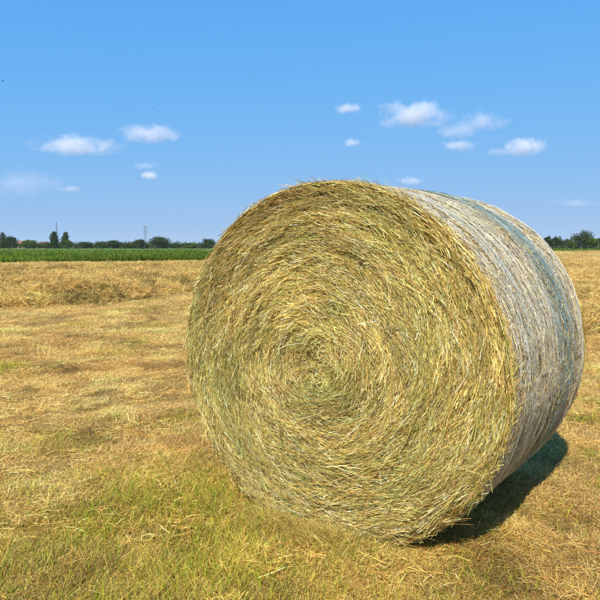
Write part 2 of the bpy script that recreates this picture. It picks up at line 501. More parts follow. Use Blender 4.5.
tag(make_mesh('barrel_straw', v, q, M_straw, c, parent=bale), kind='stuff')

# net wrap: lengthwise threads and the knitted zigzag between them
def thread(t0, layer, ns, zig, amp, width, col, seed):
    th = np.linspace(0, 2 * np.pi, ns + 1)
    t = t0 + .010 * noise(th * 1.6 + seed, np.full(ns + 1, seed * .37), seed=71) + .006 * noise(th * 14, np.full(ns + 1, seed * 1.37), seed=72)
    if zig:
        t = t + amp * np.where(np.arange(ns + 1) % 2 == 0, -.5, .5) * (1 + .5 * noise(th * 30, np.full(ns + 1, seed * 2.1), seed=73))
    t = np.clip(t, .006, BL - .006)
    r = BR + barrel_relief(t, th) + .002 + .0018 * layer + .0045 * noise(th * 34, np.full(ns + 1, seed * 5.1), seed=74 + layer)
    ctr = np.stack([r * np.cos(th), t - BL / 2, ZC + r * np.sin(th)], -1)
    tan = np.gradient(ctr, axis=0); er = np.stack([np.cos(th), 0 * th, np.sin(th)], -1)
    sd = unit(np.cross(tan, er)) * width / 2
    tilt = er * (width * .25 * noise(th * 14, np.full(ns + 1, seed * 3.3), seed=75))[:, None]
    v = np.stack([ctr - sd - tilt, ctr + sd + tilt], 1).reshape(-1, 3)
    i = np.arange(ns) * 2
    q = np.stack([i, i + 1, i + 3, i + 2], -1)
    keep = ctr[:, 2] > .015
    q = q[keep[:-1] & keep[1:]]
    return v, q, np.repeat(np.tile(col, (ns + 1, 1)) * (1 + .22 * noise(th * 30, np.full(ns + 1, seed * .7), seed=76))[:, None], 2, axis=0)

WHITE, BLUE = np.array([.82, .75, .58]), np.array([.15, .33, .37])
def blue_amount(t):
    f = t / BL
    return 1.3 * np.clip(1 - abs(f - .67) / .17, 0, 1) ** .5 + .5 * np.clip(1 - abs(f - .20) / .14, 0, 1) + .35 * np.clip(1 - abs(f - .43) / .06, 0, 1)
white_parts, blue_parts = [], []
NT = 104
for layer in range(2):
    for k in range(NT):
        t0 = BL * (k + .5 + .35 * rng.normal()) / NT
        am = float(np.clip(blue_amount(t0) * (.40 + .55 * rng.random()), 0, 1))
        bl = am > .5
        base = (BLUE * am + WHITE * (1 - am)) * (.85 + .3 * rng.random())
        dst = blue_parts if bl else white_parts
        dst.append(thread(t0, layer, 170, False, 0, .0012 + .0012 * rng.random(), base, rng.random() * 90))
        dst.append(thread(t0, layer, 330, True, .017, .0021, base, rng.random() * 90))
net = make_mesh('net_wrap', *join(white_parts)[:2], M_net, join(white_parts)[2], parent=bale)
tag(net, 'pale knitted net wound round the barrel', kind='stuff')
tag(make_mesh('blue_net_band', *join(blue_parts)[:2], M_net, join(blue_parts)[2], parent=net), 'teal blue stripe knitted into the net wrap', kind='stuff')

# frayed straw at the two rims and loose stalks sticking out
def rim_straws(n, side, stray):
    th = rng.random(n) * 2 * np.pi
    er = np.stack([np.cos(th), 0 * th, np.sin(th)], -1); et = np.stack([-np.sin(th), 0 * th, np.cos(th)], -1)
    ax = np.array([0, side, 0.0])
    r = BR * (.95 + .045 * rng.random(n))
    D = unit(et * np.where(rng.random(n) < .5, 1, -1)[:, None] + er * (.05 + stray * np.abs(rng.normal(size=n)))[:, None] + ax * (.12 * rng.normal(size=n) + .05)[:, None])
    L = .04 + .12 * rng.random(n) ** 1.5
    P = er * r[:, None] + ax * (BL / 2 - .035 + .05 * rng.random(n))[:, None] - D * (L * .4)[:, None]
    P[:, 2] += ZC
    B = -er * (.10 * rng.random(n))[:, None] + .08 * rng.normal(size=(n, 3))
    B[:, 2] -= .05
    k = (P[:, 2] > .0)
    col = hay_cols(n) * np.array([.92, .86, .78])
    return strips(P[k], D[k], unit(er + ax * .6 + .7 * rng.normal(size=(n, 3)))[k], L[k], (.0022 + .0026 * rng.random(n))[k], B[k], 3, .4, col[k])
v, q, c = join([rim_straws(8000, -1, .03), rim_straws(35, -1, .16), rim_straws(4500, 1, .04)])
tag(make_mesh('frayed_straw', v, q, M_straw, c, parent=bale), 'frayed straw ends along the rims', kind='stuff')

def inside_bale(x, y, grow=0.0):
    dx, dy = x - bx, y - by
    lx = dx * math.cos(YAW) - dy * math.sin(YAW); ly = dx * math.sin(YAW) + dy * math.cos(YAW)
    return (np.abs(ly) < BL / 2 + grow) & (np.abs(lx) < .44 + grow)

# ------------------------------------------------------------------ windrows of raked hay
ROW_PATCH = make_patch(420, .34, .07, .18, .005, 1.2, .07, True)
def windrow(px, height, width, label, n_straw, seed):
    pts = np.array([ground_pt(u, v) for u, v in px])
    d = np.concatenate([[0], np.cumsum(np.hypot(*np.diff(pts, axis=0).T))])
    ns = int(np.clip(d[-1] / .12, 40, 420))
    s = np.linspace(0, d[-1], ns)
    wob = .45 * fbm(s * .35, s * 0 + seed * 3.3, seed=86)
    xs = np.interp(s, d, pts[:, 0]); ys = np.interp(s, d, pts[:, 1]) + wob
    for _ in range(6):
        xs[1:-1] = (xs[:-2] + 2 * xs[1:-1] + xs[2:]) / 4; ys[1:-1] = (ys[:-2] + 2 * ys[1:-1] + ys[2:]) / 4
    tx, ty = np.gradient(xs), np.gradient(ys); tl = np.hypot(tx, ty); tx /= tl; ty /= tl
    nxm, nym = -ty, tx
    flip = np.sign(nym); nxm, nym = nxm * flip, nym * flip         # normal away from the camera
    K = 26
    w = np.linspace(0, 1, K)
    wid = width * (1 + .35 * fbm(s * .5, s * 0 + seed, seed=81))
    hh = height * (1 + .5 * fbm(s * .55, s * 0 + seed, seed=82))
    end = np.clip(np.minimum(s, d[-1] - s) / .8, 0, 1)
    V = np.zeros((ns, K, 3))
    prof = np.sin(np.pi * w) ** 1.1
    off = (w[None, :]) * wid[:, None]
    V[..., 0] = xs[:, None] + nxm[:, None] * off; V[..., 1] = ys[:, None] + nym[:, None] * off
    lump = 1 + .65 * fbm(V[..., 0] * 2.2, V[..., 1] * 2.2, seed=83 + seed) + .35 * noise(V[..., 0] * 3.4, V[..., 1] * 3, seed=84) + .22 * noise(V[..., 0] * 7, V[..., 1] * 7, seed=87)
    V[..., 2] = hgt(V[..., 0], V[..., 1]) - .03 + prof[None, :] * hh[:, None] * lump * end[:, None]
    root_i = ns // 2
    root = empty('hay_windrow', (float(xs[root_i]), float(ys[root_i]), 0))
    tag(root, label, 'windrow', 'raked rows of hay across the field')
    o3 = np.array(root.location)
    b0 = (np.arange(ns - 1)[:, None] * K + np.arange(K - 1)[None, :]).ravel()
    make_mesh('hay_heap', V.reshape(-1, 3) - o3, np.stack([b0, b0 + 1, b0 + 1 + K, b0 + K], -1), M_row, parent=root, smooth=True)
    m = int(n_straw * .18)
    i = rng.integers(0, ns - 1, m); j = rng.integers(0, K - 1, m); f_ = rng.random((m, 1))
    Pq = V[i, j] * (1 - f_) + V[i + 1, j + 1] * f_
    dist = np.hypot(Pq[:, 0], Pq[:, 1])
    tn = np.array([.66, .455, .145]) * (1 + .5 * fbm(Pq[:, 0] * 1.3, Pq[:, 1] * 1.3, seed=88)[:, None]) * (1 + .15 * rng.normal(size=(m, 1)))
    tn *= 1 + np.clip(noise(Pq[:, 0] * .8, Pq[:, 1] * .8, seed=77), 0, 1)[:, None] * np.array([-.18, -.1, -.12])
    thatch('matted_hay', Pq - o3, np.stack([.45 * rng.normal(size=m), .45 * rng.normal(size=m), 6.28 * rng.random(m)], -1), np.repeat((.8 + .5 * rng.random(m))[:, None] * (1 + dist[:, None] / 60), 3, 1), tn.clip(.03, .8), ROW_PATCH, root)
    m = n_straw // 3
    i = rng.integers(0, ns - 1, m); j = rng.integers(0, K - 1, m); fi, fj = rng.random((m, 1)), rng.random((m, 1))
    Pq = V[i, j] * (1 - fi) * (1 - fj) + V[i + 1, j] * fi * (1 - fj) + V[i, j + 1] * (1 - fi) * fj + V[i + 1, j + 1] * fi * fj
    dist = np.hypot(Pq[:, 0], Pq[:, 1])
    D = rand_unit(m); D[:, 2] = D[:, 2] * .45 + .06; D = unit(D)
    L = (.07 + .16 * rng.random(m)) * (1 + dist / 60)
    Pq = Pq - D * (L * .45)[:, None] + np.array([0, 0, .015])
    col = palette(m, [(.52, .39, .14), (.62, .50, .23), (.40, .27, .085), (.24, .15, .05), (.30, .27, .09), (.70, .60, .33)], [4, 3, 3.5, 1.8, 1.2, 1])
    col *= (1 + .4 * fbm(Pq[:, 0] * 1.6, Pq[:, 1] * 1.6, seed=85))[:, None]
    v, q, c = strips(Pq - o3, D, unit(np.array([0, -.6, .8]) + .7 * rng.normal(size=(m, 3))), L, .002 + .00026 * dist + .003 * rng.random(m), .18 * rng.normal(size=(m, 3)) - np.array([0, 0, .15]), 1 if dist.mean() > 24 else 2, .3, col)
    tag(make_mesh('loose_straw', v, q, M_straw, c, parent=root), kind='stuff')
    return root

M_row = ramp_mat('raked_hay', [(0.3, (.14, .083, .022)), (0.5, (.32, .21, .060)), (0.72, (.50, .36, .12))], 9, 10, bump=1.0, bump_scale=30, bump_dist=.06, nrough=.78)
windrow([(-170, 316), (-60, 311), (0, 309), (60, 307), (110, 304), (160, 296), (205, 290), (260, 284)], .25, 1.5, 'nearest raked hay row left of the bale, with a dark shaded foot', 24000, 1)
windrow([(-190, 293), (-60, 291), (0, 291), (50, 289), (100, 286), (150, 281), (205, 277), (260, 273)], .18, 1.6, 'second raked hay row left of the bale, just behind the nearest row', 17000, 2)
windrow([(-160, 280), (-20, 280), (60, 279), (120, 276.5), (205, 272), (290, 268)], .11, 1.8, 'third raked hay row left of the bale, counting from the camera', 14000, 3)
windrow([(-140, 271.5), (-20, 271.5), (100, 270), (205, 267), (300, 264)], .10, 2.6, 'farthest raked hay row left of the bale, along the green crop', 13000, 4)
windrow([(470, 352), (520, 346), (560, 339), (600, 332), (660, 324), (760, 315)], .15, 1.3, 'nearest raked hay row right of the bale', 16000, 5)
windrow([(480, 308), (560, 301), (600, 298), (660, 293), (780, 287)], .14, 1.6, 'second raked hay row right of the bale, counting from the camera', 15000, 6)
windrow([(490, 284), (545, 281), (600, 279), (700, 275)], .12, 2.0, 'third raked hay row right of the bale, counting from the camera', 10000, 7)
windrow([(500, 269), (545, 268), (600, 266.5), (680, 264)], .10, 2.6, 'farthest raked hay row right of the bale, before the round tree', 9000, 8)

# ------------------------------------------------------------------ litter of cut straw on the ground
def wedge(n, p, d0, d1, half):
    """points in the wedge of field before the camera, thinning with distance"""
    u = rng.random(n)
    # density ~ 1 up to 5 m then (5/d)^p : sample numerically
    dd = np.linspace(d0, d1, 4000)
    pdf = dd * np.minimum(1, (5 / dd) ** p)
    cdf = np.cumsum(pdf); cdf /= cdf[-1]
    d = np.interp(u, cdf, dd)
    a = R(half) * (2 * rng.random(n) - 1)
    a = np.arctan(np.tan(R(half)) * (2 * rng.random(n) - 1))
    return d * np.tan(a), d, d

def in_green(x, y):
    return y > np.interp(x / np.maximum(y, .1), edge[:, 0] / edge[:, 1], edge[:, 1])

def greenness(x, y):
    g = fbm(x * .8 + 7, y * .8, seed=91, octv=4) + .35 * noise(x * 3.2, y * 3.2, seed=92)
    fore = np.clip((4.3 + .9 * noise(x * 1.3, y * 1.3, seed=93) - y) / 1.5, 0, 1) * np.clip(.72 - .42 * x, .06, 1)
    return np.clip(.95 * fore * (1 + .5 * noise(x * 2.6, y * 2.6, seed=98)) + np.clip(g - .12, 0, 1) * 1.5 * np.clip(.6 + noise(x * 5, y * 5, seed=90), 0, 1.3), 0, 1)

def wedge_cells(d0, d1, half, step0):
    xs, ys, sc = [], [], []
    d = d0
    while d < d1:
        st = step0 * max(1.0, d / 6.0)
        w = d * math.tan(R(half)); k = max(2, int(2 * w / st))
        xs.append(np.linspace(-w, w, k) + st * (rng.random(k) - .5) * .8); ys.append(d + st * (rng.random(k) - .5) * .8); sc.append(np.full(k, st / step0))
        d += st
    return np.concatenate(xs), np.concatenate(ys), np.concatenate(sc)
x, y, sc_ = wedge_cells(1.7, 190, 34, .15)
k = ~inside_bale(x, y, -.08) & ~in_green(x, y)
x, y, sc_ = x[k], y[k], sc_[k]
g = np.clip(greenness(x, y) - .15, 0, 1)[:, None] * .60
tn = np.array([.71, .475, .155]) * (1 - g) + np.array([.30, .35, .018]) * g
tone = fbm(x * 1.1, y * 1.1, seed=96) + .5 * noise(x * 4.5, y * 4.5, seed=97)
hue = fbm(x * .55 + 3, y * .55, seed=104)
tn = tn * np.where(tone < 0, 1 + .6 * tone, 1 + .2 * tone).clip(.3, 2)[:, None] * (1 + .24 * rng.normal(size=(len(x), 1))).clip(.4, 1.7)
tn *= 1 + np.clip(hue, -1, 1)[:, None] * np.array([.02, -.10, -.22])
zsc = .5 + .9 * rng.random(len(x)) ** 2 + .5 * g[:, 0]
rot = np.zeros((len(x), 3)); rot[:, 2] = rng.random(len(x)) * 6.28
tag(thatch('thatch', np.stack([x, y, hgt(x, y)], -1), rot, np.stack([sc_, sc_, zsc * (1 + .4 * (sc_ - 1))], -1), tn.clip(.02, .8), make_patch(1150, .27, .02, .07, .0021, 1.7, .012)), 'matted short straw and grass covering the soil of the mown field', 'straw')

# tangled clumps left behind by the rake
m = 5200
x, y, d = wedge(m, 1.6, 2.2, 60, 33)
cl = fbm(x * .9, y * .9, seed=111) + .5 * noise(x * 3, y * 3, seed=112)
k = ~inside_bale(x, y, .12) & ~in_green(x, y - 2.0) & (rng.random(m) < .30 + .9 * cl)
k &= ((greenness(x, y) < .35) | (rng.random(m) < .25)) & (d > 4.6)
x, y, d = x[k], y[k], d[k]; m = len(x)
tn = np.array([.66, .45, .145]) * (1 + .28 * rng.normal(size=(m, 1))).clip(.35, 1.6) * (1 + .12 * rng.normal(size=(m, 1)) * np.array([0, .5, 1.0]))
sc1 = (.28 + .42 * rng.random(m)) * (1 + d / 45)
rot = np.stack([.25 * rng.normal(size=m), .25 * rng.normal(size=m), 6.28 * rng.random(m)], -1)
tag(thatch('hay_tangle', np.stack([x, y, hgt(x, y) + .008], -1), rot, np.stack([sc1 * 1.3, sc1, sc1 * .9], -1), tn.clip(.02, .85), make_patch(260, .34, .06, .17, .0052, 1.2, .09, True)), 'loose tangles of hay left lying on the mown field', 'hay')

n = 200000
x, y, d = wedge(n, 2.5, 1.7, 110, 33)
k = ~inside_bale(x, y) & ~in_green(x, y)
x, y, d = x[k], y[k], d[k]; n = len(x)
az = rng.random(n) * 2 * np.pi
el = np.abs(rng.normal(size=n)) * .34
pile = np.clip(fbm(x * 1.9, y * 1.9, seed=95) + .5 * noise(x * 5, y * 5, seed=94), 0, 1)
D = np.stack([np.cos(az) * np.cos(el), np.sin(az) * np.cos(el), np.sin(el)], -1)
L = (.025 + .10 * rng.random(n) ** 2.1) * (1 + d / 60)
W = .0015 + .0022 * rng.random(n) + .00040 * np.maximum(d - 2.5, 0)
P = np.stack([x, y, hgt(x, y) + .002 + (.010 + .06 * pile) * rng.random(n)], -1) - D * (L / 2)[:, None]
P[:, 2] += D[:, 2] * L / 2 * .9
B = .2 * rng.normal(size=(n, 3)); B[:, 2] = -np.sin(el) * .8
col = palette(n, [(.50, .345, .115), (.60, .46, .19), (.38, .225, .07), (.22, .115, .045), (.33, .28, .08), (.74, .62, .36), (.36, .18, .07)], [4, 3, 3.4, 2.6, 1.6, 1.1, 1.7])
tone = fbm(x * 1.1, y * 1.1, seed=96) + .5 * noise(x * 4.5, y * 4.5, seed=97) + .45 * noise(x * 11, y * 9, seed=89)
col *= 1.2 * np.where(tone < 0, 1 + .65 * tone, 1 + .22 * tone).clip(.25, 1.6)[:, None] * (1 + np.clip(tone, -1, 1)[:, None] * np.array([-.02, .08, .10]))
hue = fbm(x * .55 + 3, y * .55, seed=104)
col *= 1 + np.clip(hue, -1, 1)[:, None] * np.array([.02, -.10, -.22]) + np.clip(-hue, 0, 1)[:, None] * np.array([.04, .06, .0])
near = d < 5
Nn = unit(np.array([0, 0, 1.0]) + .6 * rng.normal(size=(n, 3)))
parts = [strips(P[m_], D[m_], Nn[m_], L[m_], W[m_], B[m_], sg, .3, col[m_]) for m_, sg in ((near, 2), (~near, 1))]
v, q, c = join(parts)
tag(make_mesh('straw_litter', v, q, M_straw, c), 'scattered cut straw lying over the whole mown field', 'straw', kind='stuff')

# ------------------------------------------------------------------ short regrowing grass and stubble
def blades(x, y, d, L, W, col, lean, seg=2):
    n = len(x)
    az = rng.random(n) * 2 * np.pi
    D = unit(np.stack([np.cos(az) * lean, np.sin(az) * lean, np.ones(n)], -1))
    Bd = np.stack([np.cos(az), np.sin(az), -.35 * np.ones(n)], -1) * (.15 + .45 * rng.random(n))[:, None]
    P = np.stack([x, y, hgt(x, y) - .008], -1)
    return strips(P, D, unit(np.stack([-np.cos(az), -np.sin(az), .35 + 0 * az], -1) + .35 * rng.normal(size=(n, 3))), L, W, Bd, seg, .88, col)
n = 360000
x, y, d = wedge(n, 2.5, 1.7, 45, 33)
g = greenness(x, y)
k = (rng.random(n) < g * 1.05) & ~inside_bale(x, y, -.02) & ~in_green(x, y)
x, y, d, g = x[k], y[k], d[k], g[k]; n = len(x)
col = palette(n, [(.20, .29, .012), (.33, .37, .020), (.09, .16, .010), (.40, .36, .065), (.50, .39, .115), (.34, .19, .065)], [3.6, 3.6, 1.8, 2.2, 1.7, 1.0])
gs = noise(x * 4, y * 4, seed=99)
col *= (1 + .18 * gs)[:, None]
gp = blades(x, y, d, (.03 + .065 * rng.random(n)) * (1 + .4 * gs) * (1 + d / 60), .0022 + .0018 * rng.random(n) + .0004 * np.maximum(d - 3, 0), col, .25 + .35 * rng.random(n))
tag(make_mesh('grass', *gp[:2], M_grass, gp[2]), 'short yellow green grass regrowing in the foreground and in patches', 'grass', kind='stuff')
n = 120000
x, y, d = wedge(n, 2.3, 1.7, 70, 33)
tuft = fbm(x * 3.1, y * 3.1, seed=101) + .6 * noise(x * 8, y * 8, seed=102)
k = ~inside_bale(x, y, -.02) & ~in_green(x, y) & (rng.random(n) < .62 + .5 * tuft)
x, y, d, tuft = x[k], y[k], d[k], tuft[k]; n = len(x)
col = palette(n, [(.50, .36, .12), (.62, .48, .20), (.32, .18, .06), (.42, .23, .08), (.36, .32, .08), (.70, .60, .34)], [4, 3, 2.4, 2.2, 2.2, .8])
col *= 1.1 * (1 + .35 * noise(x * 6, y * 6, seed=103))[:, None]
sp = blades(x, y, d, (.02 + .05 * rng.random(n)) * (1 + .6 * np.clip(tuft, -.6, 1)) * (1 + d / 70), .0017 + .0016 * rng.random(n) + .00036 * np.maximum(d - 3, 0), col, .25 + 1.0 * rng.random(n), 1)
tag(make_mesh('stubble', *sp[:2], M_straw, sp[2]), 'dry upright stubble of the mown grass', 'stubble', kind='stuff')
# grass and chaff gathered against the foot of the bale face
n = 15000
lx = rng.normal(size=n) * .50; ly = -BL / 2 - np.abs(rng.normal(size=n)) * .10 - .02
x = bx + lx * math.cos(YAW) + ly * math.sin(YAW); y = by - lx * math.sin(YAW) + ly * math.cos(YAW)
col = palette(n, [(.52, .40, .14), (.62, .51, .23), (.36, .24, .08), (.22, .22, .045), (.15, .19, .025)], [4, 3, 2, 1.5, 1.2])
fp = blades(x, y, np.hypot(x, y), .03 + .09 * rng.random(n) * np.exp(-(lx / .6) ** 2), .002 + .002 * rng.random(n), col, .5 + .9 * rng.random(n))
tag(make_mesh('fallen_chaff', *fp[:2], M_straw, fp[2]), 'loose straw and grass heaped against the foot of the bale', 'straw', kind='stuff')

# ------------------------------------------------------------------ far trees
DARK = [(.026, .044, .006), (.038, .060, .008), (.018, .032, .005), (.052, .078, .010)]
LIGHT = [(.058, .092, .008), (.085, .125, .012), (.040, .064, .007)]
def crown_leaves(n, lobes, size, cols):
    """leaf clumps through a set of ellipsoid lobes (cx,cy,cz,rx,ry,rz)"""
    lobes = np.array(lobes)
    wgt = lobes[:, 3] * lobes[:, 5]
    i = rng.choice(len(lobes), n, p=wgt / wgt.sum())
    u = rand_unit(n); rad = (rng.random(n) ** .38)[:, None] * (1 + .16 * rng.normal(size=(n, 1)))
    P = lobes[i, :3] + u * rad * lobes[i, 3:6]
    D = rand_unit(n); Nn = unit(u + .8 * rng.normal(size=(n, 3)))
    L = size * (.6 + .8 * rng.random(n))
    col = palette(n, cols, None, .25) * (1 + .3 * noise(P[:, 0] * .5, P[:, 1] * .5, P[:, 2] * .5, seed=7))[:, None]
    return strips(P - D * (L / 2)[:, None], D, Nn, L, L * .75, .2 * rng.normal(size=(n, 3)), 1, .5, col)

def tree(name, u, top, w, Y, label, cat='tree', cols=DARK, kind='round', n=1500, bottom=.22, group='trees along the far field edge'):
    top3 = at_depth(u, top, Y); X, H = top3[0], top3[2]
    Wd = w / FPX * Y
    root = empty(name, (X, Y, 0))
    tag(root, label, cat, group)
    lob = []
    if kind == 'poplar':
        for z in np.linspace(.16, .88, 9):
            rr = Wd * .5 * (.72 + .28 * math.sin(math.pi * min(1, z * 1.05))) * (1 if z < .75 else .82)
            lob.append((random.uniform(-.12, .12) * Wd, random.uniform(-.1, .1) * Wd, H * z, rr, rr, H * .12))
    else:
        m = 13
        zb = H * bottom
        for _ in range(m):
            a = random.uniform(0, 6.28); f = math.sqrt(random.random())
            zz = zb + (H - zb) * random.uniform(.12, .80)
            spread = math.sqrt(max(.06, 1 - ((zz - zb) / (H - zb) - .38) ** 2 * 2.4))
            rr = random.uniform(.16, .27) * Wd
            lob.append((math.cos(a) * f * Wd * .36 * spread, math.sin(a) * f * Wd * .36 * spread, min(zz, H - rr * .75), rr, rr, min(rr, H * .3) * .85))
        lob.append((0, 0, H - min(.22 * Wd, .3 * H), .24 * Wd, .24 * Wd, min(.22 * Wd, .3 * H)))
        lob.append((0, 0, (zb + H) / 2, .40 * Wd, .40 * Wd, (H - zb) * .40))
    v, q, c = crown_leaves(int(n * 1.5), lob, max(.42, .0012 * Y), cols)
    v[:, 2] = np.maximum(v[:, 2], .15)
    make_mesh('crown', v, q, M_leaf, c, parent=root)
    tp = [tube((0, 0, -.1), (.1, 0, H * .35), .028 * H + .06, .018 * H + .04), tube((.1, 0, H * .35), (0, 0, H * .8), .018 * H + .04, .03)]
    for s in range(5):
        a = s * 1.26 + random.random(); hz = H * random.uniform(.28, .5)
        tp.append(tube((.08, 0, hz), (math.cos(a) * Wd * .28, math.sin(a) * Wd * .28, hz + H * .22), .012 * H + .02, .02, 5))
    v, q, _ = join(tp)
    make_mesh('trunk', v, q, M_bark, parent=root)
    return root

T = [
 ('broadleaf_tree', 2, 231.5, 9, 400, 'slender sparse tree at the left edge, rising above the dark tree', DARK, 'round', 700),
 ('broadleaf_tree', 8, 236, 19, 385, 'dark rounded tree at the left edge, beside the orange roof', DARK, 'round', 1700),
 ('shrub_tree', 29, 239.5, 17, 378, 'bright green bushy tree between the two orange roofs', LIGHT, 'round', 1400),
 ('poplar_tree', 54, 231, 8.6, 390, 'dark columnar poplar right of the orange roofs, left one of the pair', DARK, 'poplar', 1700),
 ('poplar_tree', 65.3, 231.6, 7.6, 392, 'slightly slimmer poplar, right one of the pair', DARK, 'poplar', 1500),
 ('shrub_tree', 66, 239.5, 15, 380, 'bright green bush at the foot of the slimmer poplar', LIGHT, 'round', 1200),
 ('broadleaf_tree', 85, 241.6, 14, 400, 'low rounded tree next right of the two poplars', DARK, 'round', 1200),
 ('broadleaf_tree', 101, 241.2, 14, 620, 'hazy pale far tree in the gap right of the poplars', DARK, 'round', 800),
 ('broadleaf_tree', 115, 240, 17, 395, 'dark bushy tree midway between the poplars and the pylon', DARK, 'round', 1500),
 ('broadleaf_tree', 128, 243, 14, 420, 'low tree just left of the pylon group', DARK, 'round', 1100),
 ('broadleaf_tree', 139.5, 239, 13, 398, 'rounded tree standing left of the lattice pylon', DARK, 'round', 1300),
 ('broadleaf_tree', 159, 236.3, 23, 390, 'largest broad dark tree, right of the lattice pylon', DARK, 'round', 2200),
 ('broadleaf_tree', 176, 243.2, 14, 410, 'low tree right of the largest broad tree', DARK, 'round', 1000),
 ('broadleaf_tree', 192, 242.6, 18, 400, 'wide low tree second from the left side of the bale', LIGHT, 'round', 1300),
 ('broadleaf_tree', 209, 238.6, 15, 385, 'dark tree touching the left outline of the bale', DARK, 'round', 1400),
 ('broadleaf_tree', 549, 236, 9, 330, 'small dark tree touching the right outline of the bale', DARK, 'round', 900),
 ('broadleaf_tree', 558, 236, 13, 325, 'dark bushy tree second from the right outline of the bale', DARK, 'round', 1300),
 ('broadleaf_tree', 568, 239, 12, 560, 'hazy grey far tree left of the round tree at right', DARK, 'round', 700),
 ('shrub_tree', 571.5, 241, 12, 320, 'low olive bush at the left foot of the big round tree', LIGHT, 'round', 900),
 ('broadleaf_tree', 584, 230.2, 24, 330, 'big round dark tree at the right edge of the field', DARK, 'round', 2600),
 ('shrub_tree', 593, 238, 12, 318, 'bright green bush at the right foot of the big round tree', LIGHT, 'round', 1100),
 ('broadleaf_tree', 601, 237.5, 14, 560, 'hazy far tree cut by the right edge of the picture', DARK, 'round', 800),
]
for name, u, top, w, Y, lab, cols, kind, nn in T:
    tree(name, u, top, w, Y, lab, cols=cols, kind=kind, n=nn)

def hedgerow(u0, u1, Y, hpx, name, label, n):
    X0, X1 = (u0 - 300) / FPX * Y, (u1 - 300) / FPX * Y
    lob = []
    x = X0
    while x < X1:
        h = (247.5 - hpx + random.uniform(-1.2, 1.0)) / FPX * Y + CAM_H
        rr = random.uniform(1.8, 3.4)
        lob.append((x, Y + random.uniform(-2.5, 2.5), h * .45, rr, rr, h * .5))
        x += random.uniform(1.2, 2.4)
    v, q, c = crown_leaves(n, lob, .55 if Y < 500 else 1.0, DARK + LIGHT[:1])
    v[:, 2] = np.maximum(v[:, 2], .1)
    o = make_mesh(name, v, q, M_leaf, c)
    tag(o, label, 'hedge', kind='stuff')
hedgerow(-160, 420, 405, 242.2, 'hedgerow', 'long low dark hedge under the trees at the far edge of the green crop', 36000)
hedgerow(420, 760, 335, 241.8, 'hedgerow', 'low dark hedge under the trees right of the bale', 12000)
hedgerow(-260, 900, 820, 241.6, 'distant_wood', 'hazy distant wood behind the field edge trees', 20000)

# ------------------------------------------------------------------ houses, pylon, mast
def house(u0, u1, ridge_v, eave_v, Y, label, seed):
    X0, X1 = (u0 - 300) / FPX * Y, (u1 - 300) / FPX * Y
    H = at_depth(300, ridge_v, Y)[2]; E = at_depth(300, eave_v, Y)[2]
    w, dep = X1 - X0, 8.0
    root = empty('farm_house', ((X0 + X1) / 2, Y + dep / 2, 0), R(seed))
    tag(root, label, 'house', 'farm houses behind the trees')
    hw, hd, eo = w / 2 - .4, dep / 2 - .4, .0
    v = np.array([[-hw, -hd, -.1], [hw, -hd, -.1], [hw, hd, -.1], [-hw, hd, -.1], [-hw, -hd, E], [hw, -hd, E], [hw, hd, E], [-hw, hd, E], [-hw, 0, H - .18], [hw, 0, H - .18]], float)
    me = bpy.data.meshes.new('wall'); me.from_pydata(v.tolist(), [], [(0, 1, 5, 4), (2, 3, 7, 6), (1, 2, 6, 9, 5), (3, 0, 4, 8, 7)]); me.materials.append(M_wall)
    link(bpy.data.objects.new('wall', me), root)
    W2, D2 = w / 2, dep / 2 + .1
    sl = (H - E) / (dep / 2 - .4)
    ze = H - sl * D2
    rp = []
    for sgn in (-1, 1):
        v = np.array([[-W2, 0, H], [W2, 0, H], [W2, sgn * D2, ze], [-W2, sgn * D2, ze], [-W2, 0, H + .16], [W2, 0, H + .16], [W2, sgn * D2, ze + .16], [-W2, sgn * D2, ze + .16]], float)
        rp.append((v, np.array([[0, 1, 2, 3], [4, 7, 6, 5], [0, 4, 5, 1], [2, 6, 7, 3], [1, 5, 6, 2], [0, 3, 7, 4]]), None))
    roof = make_mesh('roof', *join(rp)[:2], M_roof, parent=root)
    # rows of cover tiles down both slopes, and the ridge
    tl = []
    for x in np.arange(-W2 + .25, W2, .5):
        for sgn in (-1, 1):
            tl.append(tube((x, sgn * .05, H + .17), (x, sgn * D2, ze + .17), .09, .09, 5))
    make_mesh('tile_rows', *join(tl)[:2], M_roof, parent=roof)['kind'] = 'stuff'
    make_mesh('ridge', *tube((-W2, 0, H + .2), (W2, 0, H + .2), .16, .16, 8)[:2], M_roof, parent=roof)
    ch = join([box(w * .2, 1.2, H - .1, .7, .7, 1.2), box(w * .2, 1.2, H + .55, .9, .9, .12)])
    make_mesh('chimney', *ch[:2], M_wall, parent=roof)
    for kx in (-.3, .02, .32):
        wf = make_mesh('window', *box(kx * w, -hd - .03, E * .55, 1.1, .10, 1.2)[:2], M_frame, parent=root)
        make_mesh('pane', *box(kx * w, -hd - .09, E * .55, .86, .04, .98)[:2], M_pane, parent=wf)
        make_mesh('sill', *box(kx * w, -hd - .12, E * .55 - .66, 1.3, .22, .10)[:2], M_wall, parent=wf)
house(16, 25.5, 241.2, 243.8, 420, 'low house with orange tiled roof beside the dark left tree', 4)
house(37, 47.5, 242.3, 244.6, 425, 'long low house with orange tiled roof left of the poplars', -6)

